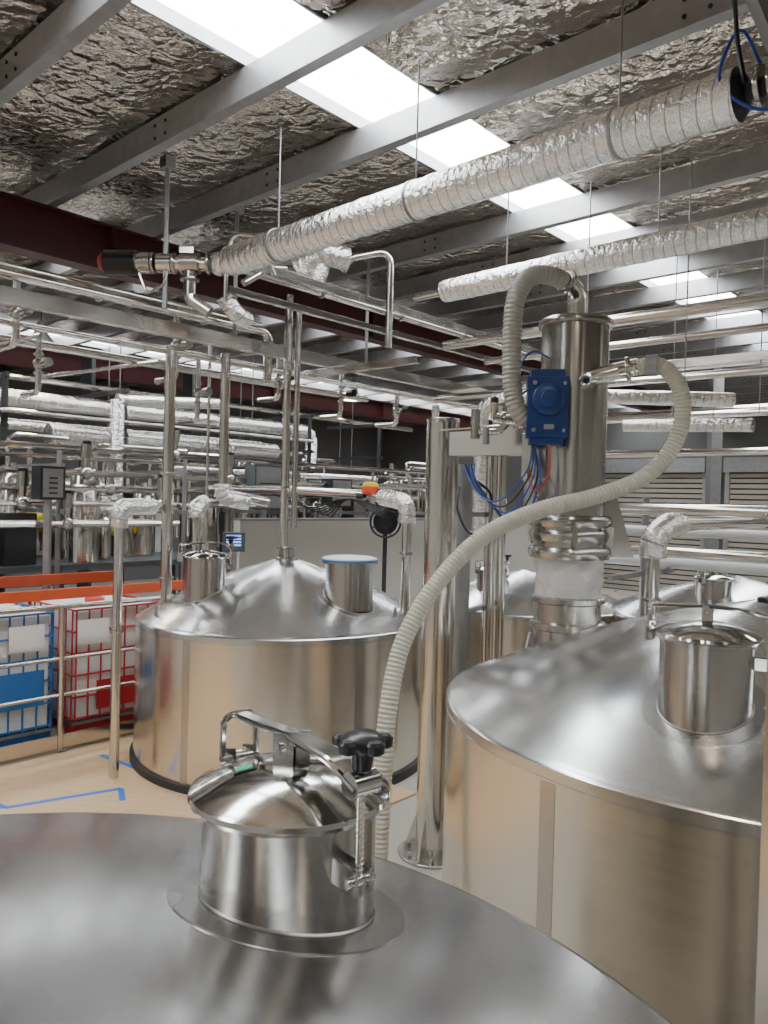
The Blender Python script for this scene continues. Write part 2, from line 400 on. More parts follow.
# left tank
TL=(-.96,7.57,1.42,-1.15,.40); e=tank(*TL,FL,wall_strips=(4.23,5.3,.5,1.9))
pad(e,TL,-1.64,7.0,.19,.26); hatch(e,(-1.64,7.0),-.56,-.94,.19,(.8,.5))
pad(e,TL,-.3,6.92,.23,.29)
b=B(); b.lathe([(.22,-.45),(.22,-.03),(.255,-.03),(.255,-.012)],(-.3,6.92,-.55),M['neck'],seg=48)
b.lathe([(.26,-.012),(.26,.004)],(-.3,6.92,-.55),M['bluep'],seg=48); b.lathe([(.25,.004),(.25,.016),(.2,.03),(.0001,.04)],(-.3,6.92,-.55),M['white'],seg=48)
b.done('inspection_port',e)
b=B(); b.lathe([(.12,-.08),(.12,.0),(.075,.01),(.075,.1)],(-.96,7.57,-.6),M['neck'],seg=32); b.clamp((-.96,7.57,-.5),(0,0,1),.07); b.done('apex_nozzle',e)
lug(e,TL,math.radians(-30),1.25); lug(e,TL,math.radians(215),1.3)
# background tanks
for T in ((4.3,9.2,1.5,-1.25,.3),(1.9,10.2,1.4,-1.3,.3),(6.8,7.0,1.5,-1.2,.3)):
    e=tank(*T,FL); x=T[0]-.5;y=T[1]-.5; hatch(e,(x,y),T[3]+.45,T[3]+.1,.19,(.8,.5))

# ------------------------------------------------------------------ post & arm
b=B(); px,py=.40,5.36
b.cyl((px,py,FL+.02),(px,py,.56),.115,M['pipe'],40); b.lathe([(.118,0),(.118,.02),(.0001,.025)],(px,py,.56),M['pipe'],seg=40)
b.lathe([(.24,0),(.24,.02),(.12,.02)],(px,py,FL),M['neck'],seg=40)
for q in range(6):
    a=q*math.pi/3
    r=Vector((math.cos(a),math.sin(a),0)); o=Vector((px,py,FL)); n=Vector((-r.y,r.x,0))*.006
    tri=[o+r*.11+Vector((0,0,.02)),o+r*.21+Vector((0,0,.02)),o+r*.11+Vector((0,0,.30))]; vs=[p-n for p in tri]+[p+n for p in tri]
    b.add(vs,[(0,1,2),(5,4,3),(0,3,4,1),(1,4,5,2),(2,5,3,0)],M['pipe'])
    r=Vector((math.cos(a+.5),math.sin(a+.5),0)); b.cyl(o+r*.18+Vector((0,0,.02)),o+r*.18+Vector((0,0,.045)),.016,M['galv'],6)
a0=Vector((px+.08,py-.06,.40)); a1=Vector((.93,4.93,.40)); b.bar(a0,a1,.14,.17,M['pipe']); b.bar(Vector((px,py,.49)),a1+Vector((0,0,.11)),.2,.012,M['pipe'])
b.bar((.9,4.95,.30),(1.05,4.9,.30),.2,.30,M['pipe'])
b.done('support_column',bev=.004)
b=B(); b.cyl((.62,6.1,FL),(.62,6.1,.3),.085,M['galv'],24); b.cyl((.9,6.4,FL),(.9,6.4,.45),.05,M['pipe'],20); b.cyl((1.05,6.9,FL),(1.05,6.9,.9),.06,M['pipe'],20)
for z in (-1.8,-.9,-.1): b.bar((.62,6.1,z),(1.05,6.9,z),.04,.04,M['galv'])
b.done('pipe_stand')

# ------------------------------------------------------------------ powder hopper column
X,Y=1.2,4.9; e=empty('dust_filter_column'); b=B()
b.lathe([(.212,-.12),(.212,1.13)],(X,Y,0),M['neck'],seg=48,cap=False)
b.lathe([(.212,1.13),(.235,1.135),(.24,1.15),(.235,1.17),(.225,1.18),(.12,1.20),(.0001,1.21)],(X,Y,0),M['neck'],seg=48,cap=False)
b.lathe([(.212,.02),(.235,.02),(.235,.05),(.212,.05)],(X,Y,0),M['neck'],seg=48,cap=False)
b.done('upper_barrel',e)
b=B()
for z,r in ((-.10,.25),(-.19,.245),(-.30,.25)):
    b.lathe([(.21,-.045),(r,-.04),(r+.012,-.01),(r+.012,.01),(r,.03),(.21,.035)],(X,Y,z),M['neck'],seg=48,cap=False)
b.lathe([(.225,-.1),(.225,-.33)],(X,Y,0),M['neck'],seg=48,cap=False)
for q in range(6):
    a=q*math.pi/3+.4; b.box((X+.27*math.cos(a),Y+.27*math.sin(a),-.19),(.03,.03,.12),M['pipe'],a)
b.done('toggle_clamps',e)
b=B(); n=64; prf=[(.222,-.34),(.215,-.37),(.205,-.42),(.21,-.47),(.195,-.53),(.205,-.58),(.222,-.61)]; vs=[];fs=[]
for i,(r,z) in enumerate(prf):
    for k in range(n):
        a=2*math.pi*k/n; w=.012*math.sin(7*a+i*1.1)+.008*math.sin(13*a-i*2) if 0<i<6 else 0
        vs.append((X+(r+w)*math.cos(a),Y+(r+w)*math.sin(a),z))
for i in range(6):
    for k in range(n): fs.append((i*n+k,i*n+(k+1)%n,(i+1)*n+(k+1)%n,(i+1)*n+k))
b.add(vs,fs,M['clear']); b.done('clear_sleeve',e)
b=B(); b.lathe([(.13,-.3),(.16,-.36),(.17,-.45),(.165,-.55),(.15,-.62)],(X,Y,0),M['white'],seg=32,cap=False)
b.lathe([(.215,-.58),(.24,-.59),(.24,-.62),(.215,-.63),(.215,-.74),(.24,-.75),(.24,-.79),(.22,-.8),(.22,-.98)],(X,Y,0),M['neck'],seg=48,cap=False); b.done('base_spool',e)
b=B(); vs=[(1.38,4.9,.05),(1.50,4.9,.05),(1.62,4.9,-.33),(1.42,4.9,-.33),(1.38,5.1,.05),(1.50,5.1,.05),(1.62,5.1,-.33),(1.42,5.1,-.33)]
b.add(vs,[(0,3,2,1),(4,5,6,7),(0,1,5,4),(1,2,6,5),(2,3,7,6),(3,0,4,7)],M['neck']); b.done('side_chute',e)
# blue actuator
b=B(); rz=-.12
b.box((.965,4.60,.58),(.24,.16,.36),M['blue'],rz)
b.box((.965,4.60,.78),(.20,.13,.05),M['blue'],rz); b.box((.965,4.60,.385),(.20,.13,.05),M['blue'],rz)
b.lathe([(.095,0),(.095,.03),(.08,.04),(.05,.042),(.045,.055),(.0001,.056)],(.955,4.52,.62),M['blue'],(-.12,-1,0),seg=32)
for dx in (-.09,.09):
    for dz in (-.14,.14): b.cyl((.965+dx,4.525,.58+dz),(.965+dx,4.508,.58+dz),.013,M['galv'],8)
b.box((.965,4.518,.46),(.06,.004,.03),M['galv'],rz)
b.bar((1.0,4.65,.5),(1.12,4.8,.5),.1,.12,M['pipe']); b.done('blue_actuator',e,bev=.008)
# small valve cluster
b=B()
b.tube([(.66,4.7,.52),(.88,4.7,.5)],.035,M['pipe'],seg=16); b.clamp((.72,4.7,.515),(1,0,0),.035); b.clamp((.80,4.7,.51),(1,0,0),.035)
b.cyl((.66,4.7,.52),(.66,4.66,.62),.02,M['pipe'],12); b.sphere((.66,4.66,.63),.025,M['black']); b.box((.74,4.65,.60),(.1,.02,.012),M['pipe'],.3)
b.tube([(.58,4.75,.44),(.7,4.7,.44),(.75,4.7,.50)],.02,M['pipe'],.04)
b.cyl((.56,4.78,.40),(.56,4.78,.58),.03,M['neck'],14); b.cyl((.62,4.72,.36),(.62,4.72,.46),.022,M['galv'],12)
b.done('sampling_valve',e)
# cables
b=B()
for k in range(5):
    o=k*.02; m=M['cableb'] if k%2==0 else M['black']
    b.tube(catmull([(.9,4.66,.40),(.86+o,4.62,.2-o),(.72+o,4.7,.02-o*2),(.6,4.85+o,.05+o),(.52+o,5.1,.25)],.03),.006,m,seg=6,raw=True)
b.tube(catmull([(.97,4.55,.38),(.97,4.5,.2),(.92,4.6,.08),(.9,4.8,.2),(.95,4.85,.35)],.03),.006,M['cabler'],seg=6,raw=True)
b.tube(catmull([(.86,4.6,.7),(.8,4.65,.66),(.82,4.7,.85),(.9,4.75,.95),(1.0,4.7,.9)],.03),.006,M['cableb'],seg=6,raw=True)
b.tube(catmull([(.5,5.1,.1),(.48,4.95,-.05),(.56,4.9,-.2),(.68,4.95,-.15),(.7,5.0,.05),(.6,5.05,.15)],.03),.009,M['black'],seg=6,raw=True)
b.done('control_cables',e)
# hoses
b=B(); 
b.tube([(X,Y,1.2),(X,Y-.02,1.36),(1.08,4.74,1.40)],.058,M['pipe'],.12,20); b.clamp((1.1,4.76,1.395),(-1,-.8,.1),.055)
P=catmull([(1.12,4.78,1.385),(.98,4.7,1.41),(.85,4.65,1.38),(.765,4.6,1.25),(.745,4.6,1.08),(.745,4.6,.9),(.755,4.6,.70),(.80,4.6,.55),(.92,4.64,.49),(1.02,4.72,.48)],.0045)
b.tube(P,.056,M['hosegrey'],seg=18,raw=True,rf=lambda L,i:1+.06*math.sin(L*2*math.pi/.026)); b.done('vent_hose',e)
b=B(); b.tube([(1.2,4.78,.74),(1.24,4.66,.78),(1.40,4.62,.82),(1.50,4.57,.84)],.05,M['pipe'],.1,20); b.clamp((1.45,4.6,.83),(1,-.4,.1),.052); b.cyl((1.54,4.545,.84),(1.6,4.515,.84),.064,M['galv'],20)
P=catmull([(1.46,4.59,.83),(1.60,4.52,.84),(1.71,4.5,.74),(1.75,4.5,.55),(1.68,4.5,.33),(1.50,4.48,.16),(1.22,4.45,.05),(.90,4.4,-.035),(.57,4.3,-.19),(.30,4.2,-.46),(.12,4.1,-.77),(.05,4.0,-1.1),(.03,3.95,-1.45),(.02,3.9,-1.8),(.0,3.85,-2.15),(-.08,3.8,-2.38),(-.3,3.75,-2.44),(-.7,3.7,-2.44)],.0045)
b.tube(P,.048,M['hosebeige'],seg=18,raw=True,rf=lambda L,i:1+.06*math.sin(L*2*math.pi/.024)); b.done('transfer_hose',e)

# ------------------------------------------------------------------ overhead insulated pipes
b=B(); A=Vector((-1.35,6.5,2.0)); C=Vector((1.66,3.70,2.0)); b.foil([C,A],.125,seg=28); d=(A-C).normalized()
b.lathe([(.125,0),(.10,.05),(.05,.09),(.045,.16)],A,M['foil'],d,24); b.lathe([(.125,0),(.09,.03),(.045,.04),(.045,.22)],C,M['darksteel'],-d,24)
b.clamp(C-d*.10,d,.075); b.clamp(C-d*.16,d,.075); b.clamp(C-d*.22,d,.075)
b.tube([C-d*.2,C-d*.42,C-d*.42+Vector((-.1,-.3,.6)),],.05,M['pipe'],.1,16)
for q in (.15,.5,.85):
    p=A.lerp(C,q); b.cyl(p+Vector((0,0,.12)),(p.x,p.y,CZ-.12),.006,M['galv'],8); b.lathe([(.128,-.012),(.133,-.01),(.133,.01),(.128,.012)],p,M['galv'],d,28,cap=False)
b.done('insulated_duct_pipe')
b=B(); A2=Vector((.5,6.9,1.9)); C2=Vector((2.9,4.65,1.9)); b.foil([C2,A2],.10,seg=24); d2=(A2-C2).normalized()
b.lathe([(.10,0),(.05,.05),(.04,.06),(.04,.35)],A2,M['pipe'],d2,20)
for q in (.2,.6): p=A2.lerp(C2,q); b.cyl(p+Vector((0,0,.1)),(p.x,p.y,CZ-.12),.006,M['galv'],8)
b.done('insulated_duct_pipe')
# cables and steel strut at right end
b=B()
b.tube(catmull([C-d*.1+Vector((0,0,.1)),C+Vector((-.05,-.1,.25)),C+Vector((-.12,-.05,.05)),C+Vector((-.02,-.1,-.1)),C+Vector((.12,-.12,-.12)),C+Vector((.2,-.1,.0))],.03),.008,M['cableb'],seg=8,raw=True)
b.tube(catmull([C+Vector((-.02,-.1,.0)),C+Vector((-.06,-.1,.2)),C+Vector((-.12,-.15,.45)),C+Vector((-.25,-.2,.7)),C+Vector((-.3,-.2,.95))],.03),.011,M['black'],seg=8,raw=True)
b.done('sensor_cables')
b=B(); b.bar(C+Vector((.10,-.15,.14)),C+Vector((-.32,-.25,.90)),.06,.06,M['galv']); b.bar(C+Vector((.16,-.15,.16)),C+Vector((-.18,-.25,.92)),.04,.08,M['darksteel']); b.tube([C+Vector((.08,-.3,.16)),C+Vector((-.44,-.42,.92))],.020,M['pipe']); b.done('diagonal_brace')
# left valve assembly
b=B(); P0=A+d*.14; w=Vector((-1,.04,0)).normalized()
b.tube([P0-d*.03,P0+Vector((-.06,.02,0)),P0+w*.55],.06,M['pipe'],.06,20)
for q in (.12,.3,.42,.6): b.clamp(P0+w*q,w,.065)
b.cyl(P0+w*.2,P0+w*.36,.09,M['neck'],24); b.cyl(P0+w*.44,P0+w*.56,.085,M['lid'],24)
b.box(P0+w*.3+Vector((0,-.02,.1)),(.12,.08,.05),M['pipe']); b.cyl(P0+w*.5+Vector((0,0,.05)),P0+w*.5+Vector((0,0,.15)),.03,M['pipe'],14)
b.cyl(P0+w*.62,P0+w*.74,.09,M['neck'],24); b.cyl(P0+w*.74,P0+w*1.02,.105,M['black'],24); b.lathe([(.08,0),(.078,.03),(.05,.06),(.0001,.065)],P0+w*1.02,M['redcap'],w,24)
b.tube([P0+w*.28,P0+w*.28+Vector((0,0,-.3)),P0+w*.1+Vector((0,0,-.42))],.055,M['pipe'],.1,18); b.clamp(P0+w*.28+Vector((0,0,-.14)),(0,0,1),.06)
b.tube([P0+w*.7,P0+w*.7+Vector((0,-.1,-.1)),P0+w*.62+Vector((0,-.1,-.3)),P0+w*.5+Vector((0,-.05,-.2)),P0+w*.45],.014,M['pipe'],.05,10)
b.sphere(P0+w*.02,.10,M['foil'],20)
b.done('butterfly_valve_actuator')

# ------------------------------------------------------------------ pipe rack
b=B()
b.bar(G(-2,6.2,1.5),G(12,6.0,1.5),.08,.13,M['beam'])
b.bar(G(4.0,5.25,1.98),G(9,5.2,1.98),.06,.07,M['beam'])
b.bar(G(4.0,5.5,1.80),G(9,5.45,1.80),.06,.06,M['beam'])
b.bar(G(8.2,2.0,1.55),G(8.2,6.4,1.55),.06,.09,M['beam'])
b.bar(G(5.9,4.9,1.42),G(5.9,6.6,1.42),.05,.08,M['beam'])
b.bar(G(8.2,5.2,1.2),G(8.2,5.2,1.98),.06,.06,M['beam'])
for s,t,z in ((4.6,6.2,1.5),(3.60,5.85,1.6),(6.5,6.2,1.5),(8.2,5.2,1.98),(2.0,6.2,1.5)):
    b.bar(G(s,t,z),G(s,t,CZ-.2),.035,.035,M['galv']); b.box(G(s,t,CZ-.2),(.1,.1,.1),M['galv'],ROT)
b.done('pipe_rack',bev=.003)
b=B()
def run(p,q,r,m='pipe'): b.tube([p,q],r,M[m],seg=14)
run(G(-2,6.45,1.75),G(4.9,6.4,1.75),.045); run(G(-2,6.6,1.85),G(5.2,6.55,1.85),.035); run(G(-2,6.8,1.62),G(9,6.7,1.62),.035)
run(G(-2,6.0,1.64),G(4.1,6.0,1.64),.02); run(G(3.5,6.45,1.38),G(11,6.35,1.35),.03)
run(G(4.2,5.6,2.05),G(9.5,5.6,2.05),.04)
run(G(-2,7.4,1.55),G(8,7.3,1.55),.03); run(G(-2,7.7,1.45),G(8,7.6,1.45),.045)
for s in (1.5,3.0,4.4): run(G(s,6.9,1.40),G(s-.3,9.5,1.40),.022)
b.tube([G(4.9,6.4,1.75),G(5.15,6.35,1.75),G(5.15,6.35,1.2)],.045,M['pipe'],.1)
# short drops, valves and clamps along the rack
for s,t,z,dz in ((2.6,6.45,1.75,-.55),(4.2,6.6,1.85,-.7),(5.6,6.7,1.62,-.5),(6.6,6.7,1.62,-.6),(7.3,6.4,1.37,-.4),(3.2,7.4,1.55,-.6),(5.0,7.4,1.55,-.7)):
    p=G(s,t,z); b.tube([p,p+Vector((0,0,dz)),p+Vector((0,0,dz))+EP*.35],.03,M['pipe'],.08,12)
    b.clamp(p+Vector((0,0,dz*.4)),(0,0,1),.034); b.clamp(p+Vector((0,0,dz*.7)),(0,0,1),.034)
    q=p+Vector((0,0,dz*.55)); b.sphere(q,.055,M['neck'],14); b.cyl(q,q-EP*.12,.02,M['pipe'],10); b.cyl(q-EP*.12,q-EP*.22,.045,M['black' if s>5 else 'neck'],14)
for s in (1.2,2.3,3.3,4.4): b.clamp(G(s,6.43,1.75),ES,.047); b.clamp(G(s+.4,6.58,1.85),ES,.037)
for s in (5.2,6.4,7.6,8.8): b.clamp(G(s,5.6,2.05),ES,.042)
b.done('process_pipework')
def pipe(name,pts,r,bend=.12,foils=(),clamps=(),m='pipe'):
    b=B(); b.tube(pts,r,M[m],bend,16)
    for f in foils: b.foil(f[0],f[1],bend*1.1 if len(f)<3 else f[2])
    for c_ in clamps: b.clamp(c_[0],c_[1],r)
    return b.done(name)
pipe('riser_pipe',[(-2.08,7.3,-1.1),(-2.08,7.3,1.42)],.055,clamps=[((-2.08,7.3,-.8),(0,0,1)),((-2.08,7.3,.2),(0,0,1))])
pipe('riser_pipe',[(-1.62,7.62,1.42),(-1.62,7.62,0.02),(-1.2,7.85,-.06)],.05,.16,foils=[([(-1.62,7.62,.12),(-1.62,7.62,-.02),(-1.38,7.75,-.06)],.085,.15)])
pipe('riser_pipe',[(-.99,7.55,-.55),(-.99,7.55,2.0)],.04,clamps=[((-.99,7.55,.1),(0,0,1))])
pipe('riser_pipe',[(-.90,7.6,-.3),(-.90,7.6,1.9)],.03)
pipe('riser_pipe',[(-2.3,6.6,FL),(-2.3,6.6,-.12),(-2.14,7.24,-.12)],.042,.18,foils=[([(-2.3,6.6,-.3),(-2.3,6.6,-.12),(-2.17,7.12,-.12)],.075,.2)],clamps=[((-2.3,6.6,-1.2),(0,0,1))])
pipe('riser_pipe',[(-1.80,7.3,-1.0),(-1.80,7.3,-.12),(-1.86,7.9,-.08),(-1.9,8.6,-.08)],.042,.14,foils=[([(-1.8,7.3,-.22),(-1.8,7.3,-.12),(-1.85,7.75,-.08)],.08,.15)])
pipe('riser_pipe',[(.22,7.2,-1.1),(.22,7.2,-.02),(-.2,7.62,.05),(-.99,8.4,.08),(-2.2,9.5,.08)],.045,.15,foils=[([(.22,7.2,-.22),(.22,7.2,-.02),(-.02,7.44,.03)],.085,.16)],clamps=[((.22,7.2,-.5),(0,0,1))])
pipe('riser_pipe',[(-.45,7.4,2.2),(-.40,7.4,2.33),(.0,7.5,2.45),(.0,7.5,1.5)],.035,.12)
pipe('riser_pipe',[(-2.15,9.2,FL),(-2.15,9.2,1.9)],.02); 
pipe('riser_pipe',[(1.76,4.95,-.9),(1.76,4.95,-.22),(1.95,5.15,-.12),(3.5,7.0,-.12)],.045,.15,foils=[([(1.76,4.95,-.33),(1.76,4.95,-.2),(1.9,5.08,-.12),(2.05,5.3,-.12)],.085,.15)],clamps=[((1.76,4.95,-.6),(0,0,1))])
b=B()
b.foil([(-.9,7.2,2.15),(-.62,7.2,2.3),(-.42,7.3,2.3)],.11,.1); b.foil([(-.62,7.2,2.3),(-.72,7.25,2.0)],.09); b.sphere((-.62,7.2,2.3),.13,M['foil'],20)
b.foil([(-1.45,6.7,1.75),(-1.35,6.75,1.6),(-1.3,6.9,1.6)],.08,.1)
b.tube([(-1.42,6.6,1.7),(-1.42,6.6,2.1),(-1.35,6.55,2.25),(-1.1,6.5,2.2),(-1.0,6.55,1.9)],.022,M['pipe'],.12,12)
b.tube([(-.9,7.2,2.15),(-1.1,7.0,2.1),(-1.3,6.8,1.9)],.035,M['pipe'],.1,12)
b.done('insulated_pipe_fittings')
# right upper pipes
b=B()
for (s0,t0,t1,z,r) in ((6.2,-3,4.8,1.60,.05),(6.5,-3,4.5,1.45,.035),(7.6,-4,6,1.3,.04),(9.5,-4,6,1.75,.05),(10,-4,5,1.2,.05),(12,-4,7,1.5,.06),(12.5,-4,7,.9,.06)):
    b.tube([G(s0,t0,z),G(s0,t1,z)],r,M['pipe'],seg=12)
for s in (6.35,8.4,9.7,12.2,14):
    for t in (3.3,2.4,1.3,.2,-1): b.cyl(G(s,t,1.0),G(s,t,CZ-.12),.006,M['galv'],6)
b.done('overhead_pipework')
b=B(); 
b.foil([G(7.2,2.1,.75),G(7.2,3.3,.80)],.06)
b.foil([G(6.6,4.6,-.3),G(6.6,4.6,1.05),G(6.9,4.0,1.12),G(8.2,2.6,1.12)],.075,.2)
b.foil([G(6.2,4.9,-.3),G(6.2,4.9,1.0)],.04); b.done('insulated_riser')

# mid background right: pale horizontal lines at ~eye level
b=B()
for (s0,t0,t1,z,r,m) in ((7.6,-3,4.2,-.02,.06,'pipe'),(7.9,-3,4.2,-.25,.05,'white'),(8.3,-3,4.2,-.5,.05,'white'),(8.7,-3,4.2,-.62,.08,'white'),(7.3,-3,3.6,-.42,.04,'pipe')):
    b.tube([G(s0,t0,z),G(s0,t1,z)],r,M[m],seg=14)
for t in (-1,1.2,3.4):
    b.bar(G(8,t,FL),G(8,t,.1),.06,.06,M['galv']); b.bar(G(7.2,t,-.72),G(8.8,t,-.72),.05,.05,M['galv'])
b.done('low_pipe_rack')

# ------------------------------------------------------------------ background left pipework
b=B()
b.foil([G(3,11.5,1.35),G(10.5,11.5,1.35),G(10.5,11.5,.6)],.13,.3); b.foil([G(5.0,11.2,.85),G(9.3,11.2,.85)],.15)
b.foil([G(5.6,10.3,1.35),G(5.6,10.3,-.1)],.10); b.foil([G(5.6,10.3,1.35),G(7.5,10.3,1.5)],.09)
b.foil([G(3.0,12.5,1.05),G(10,12.5,1.05)],.09); b.foil([G(6.5,10.6,.42),G(11.5,10.6,.42)],.06)
b.foil([G(4.2,10.8,.0),G(5.7,10.8,.1),G(5.7,10.8,-.3)],.09,.15)
b.done('insulated_pipe_bank')
b=B()
for (t,z,r,s0,s1) in ((9.6,.25,.04,1,12),(9.9,.05,.05,1,12),(9.4,-.15,.035,1,9),(10.2,.6,.04,1,13),(10.9,1.1,.04,1,10),(9.8,.45,.03,1,9),(12,.1,.06,1,14),(11.8,1.7,.05,1,14),(9.3,-.4,.05,1,6)):
    b.tube([G(s0,t,z),G(s1,t,z)],r,M['pipe'],seg=10)
for s in (2.6,4.3,6.1,8,10,12):
    b.bar(G(s,11.0,FL),G(s,11.0,1.6),.07,.07,M['darksteel']); b.bar(G(s,9.3,FL),G(s,9.3,.5),.05,.05,M['galv'])
    for z in (-.25,.32): b.bar(G(s,9.2,z),G(s,11.2,z),.05,.06,M['galv'])
    for z in (.9,1.6): b.bar(G(s,10.9,z),G(s,12.6,z),.05,.06,M['darksteel'])
for s,t,z in ((4.8,9.6,.25),(5.3,9.9,.05),(7.1,9.6,.25),(6.5,10.2,.6),(8.7,9.9,.05),(3.9,9.4,-.15),(3.3,9.4,-.15),(4.4,9.3,-.4),(5.8,9.4,-.15)):
    p=G(s,t,z); b.cyl(p,p+Vector((0,0,.2)),.05,M['pipe'],14); b.cyl(p+Vector((0,0,.2)),p+Vector((0,0,.38)),.075,M['neck'],16); b.sphere(p,.09,M['neck'],14)
    b.cyl(p+Vector((0,0,.38)),p+Vector((0,0,.42)),.06,M['black'],14)
for s in (3.2,4.9,6.9,9.1): b.bar(G(s,13.8,FL),G(s,13.8,CZ-.4),.2,.2,M['darksteel'])
b.done('pipe_bridge')
# cable tray
b=B()
for t in (12.8,13.2): b.bar(G(0,t,.75),G(16,t,.75),.02,.10,M['galv'])
for k in range(80): b.bar(G(k*.2,12.8,.71),G(k*.2,13.2,.71),.02,.015,M['galv'])
for k in range(5): b.tube([G(0,12.88+.06*k,.74),G(16,12.88+.06*k,.74)],.018,M['black'],seg=6)
for s in (1,4,7,10,13): b.cyl(G(s,12.8,.75),G(s,12.8,CZ-.12),.01,M['galv'],6); b.cyl(G(s,13.2,.75),G(s,13.2,CZ-.12),.01,M['galv'],6)
b.done('cable_tray')
# dense equipment skid behind the totes
rnd=random.Random(11); b=B()
b.box(G(4.6,10.9,-1.0),(6.4,2.2,.08),M['midsteel'],ROT)
for k in range(50):
    s=1.6+rnd.random()*5.6; t=9.9+rnd.random()*1.9; z=-.95; k_=rnd.random(); h=.35+rnd.random()*.85
    if k_<.35: b.box(G(s,t,z+h/2),(.2+.35*rnd.random(),.2+.3*rnd.random(),h),M[rnd.choice(['galv','midsteel','darksteel','white','orange','darksteel'])],ROT)
    elif k_<.7:
        p=G(s,t,z); r=.09+.12*rnd.random(); b.lathe([(r,0),(r,h),(r*.8,h+.06),(r*.3,h+.1),(r*.3,h+.2)],p,M['pipe'],seg=18)
    else:
        p=G(s,t,z+.25+.4*rnd.random()); b.cyl(p,p+ES*.4,.12,M[rnd.choice(['blue','darksteel','hiviz_y'])],16); b.cyl(p+ES*.4,p+ES*.5,.17,M['pipe'],18); b.bar(Vector((p.x,p.y,z)),p-Vector((0,0,.1)),.12,.12,M['darksteel'])
for k in range(26):
    s=1.6+rnd.random()*6; t=9.9+rnd.random()*1.9; z=-.9+rnd.random()*.3; s2=s+.6+rnd.random()*1.2; z2=z+.5+rnd.random()*1.0
    b.tube([G(s,t,z),G(s,t,z2),G(s2,t,z2),G(s2,t+.4,z2),G(s2,t+.4,z)],.02+.025*rnd.random(),M['pipe'],.12,10)
for s in (1.6,4.6,7.6):
    for t in (9.9,11.9): b.bar(G(s,t,FL),G(s,t,-1.0),.1,.1,M['midsteel'])
b.done('process_skid')
rnd=random.Random(23); b=B()
b.box(G(12,11.4,-1.0),(7,2.2,.08),M['midsteel'],ROT)
for k in range(34):
    s=8.8+rnd.random()*6.2; t=10.5+rnd.random()*1.8; z=-.95; k_=rnd.random(); h=.7+rnd.random()*.9
    if k_<.5: b.box(G(s,t,z+h/2),(.25+.4*rnd.random(),.2+.3*rnd.random(),h),M[rnd.choice(['galv','midsteel','darksteel','darksteel','beam'])],ROT)
    else:
        p=G(s,t,z); r=.12+.14*rnd.random(); b.lathe([(r,0),(r,h),(r*.8,h+.06),(r*.3,h+.1),(r*.3,h+.25)],p,M['pipe'],seg=18)
for k in range(16):
    s=8.8+rnd.random()*6; t=10.4+rnd.random()*1.9; z=-.9; s2=s+.6+rnd.random()*1.4; z2=.1+rnd.random()*.8
    b.tube([G(s,t,z),G(s,t,z2),G(s2,t,z2),G(s2,t+.4,z2),G(s2,t+.4,z)],.025+.025*rnd.random(),M['pipe'],.12,10)
for s in (9,12,15):
    for t in (10.5,12.3): b.bar(G(s,t,FL),G(s,t,-1.0),.1,.1,M['midsteel'])
b.done('process_skid')
for (s,t,w_,h_,z_,m) in ((4.1,9.15,.30,.40,.10,'darksteel'),(7.7,9.5,.6,.7,.15,'midsteel'),(9.4,9.6,.5,.5,.1,'darksteel')):
    b=B(); b.box(G(s,t,z_),(w_,.25,h_),M[m],ROT); b.box(G(s,t-.13,z_),(w_-.06,.01,h_-.06),M['galv'],ROT)
    for k in range(4): b.box(G(s,t-.14,z_-.12+.06*k),(w_-.2,.01,.02),M['darksteel'],ROT)
    b.bar(G(s,t,FL),G(s,t,z_-h_/2),.07,.07,M['galv']); b.done('control_cabinet')
b=B(); b.box(G(11.3,9.0,-1.4),(9.0,.15,2.1),M['whitewall'],ROT); b.box(G(11.3,9.0,-.34),(9.0,.22,.04),M['galv'],ROT); b.done('wall_partition')
# operator panel with blue screen
b=B(); p=G(6.3,8.4,-.62); R=Matrix.Rotation(.18,3,'Z')
b.box(p,(.30,.12,.26),M['midsteel'],R=R); f=R@Vector((0,-.063,0)); b.box(p+f+Vector((0,0,.02)),(.22,.006,.17),M['black'],R=R)
for k in range(4): b.box(p+f*1.08+Vector((0,0,.085-.042*k)),(.20,.004,.026),M['screen'],R=R)
b.bar(Vector((p.x,p.y,FL)),p-Vector((0,0,.13)),.07,.07,M['galv']); b.box(Vector((p.x,p.y,FL+.01)),(.25,.25,.02),M['galv'],R=R)
b.done('operator_panel')
# actuated valve on horizontal pipe behind left tank
b=B(); p=Vector((-.14,7.57,.0)); b.cyl(p,p+Vector((0,0,.10)),.03,M['pipe'],12)
b.lathe([(.05,0),(.085,.01),(.088,.06),(.08,.08)],p+Vector((0,0,.05)),M['hiviz_o'],seg=24); b.lathe([(.08,0),(.075,.03),(.05,.045),(.0001,.05)],p+Vector((0,0,.13)),M['hiviz_y'],seg=24)
b.box(p+Vector((.09,-.02,.07)),(.10,.08,.07),M['black']); b.cyl(p+Vector((-.07,0,.03)),p+Vector((-.14,0,.03)),.03,M['black'],12)
b.done('valve_actuator')
b=B(); p=Vector((.02,8.6,-.25)); b.cyl(p,p+Vector((.0,.18,0)),.14,M['black'],20); b.cyl(p+Vector((0,-.03,0)),p,.08,M['darksteel'],16)
b.tube([p+Vector((.17*math.cos(a*math.pi/12),-.03,.17*math.sin(a*math.pi/12))) for a in range(25)],.012,M['black'],seg=8,raw=True)
for a in range(4): b.cyl(p+Vector((0,-.03,0)),p+Vector((.17*math.cos(a*math.pi/2+.4),-.03,.17*math.sin(a*math.pi/2+.4))),.008,M['black'],6)
b.bar((p.x,p.y+.1,FL),p+Vector((0,.1,0)),.05,.05,M['darksteel']); b.done('handwheel_gearbox')
b=B()
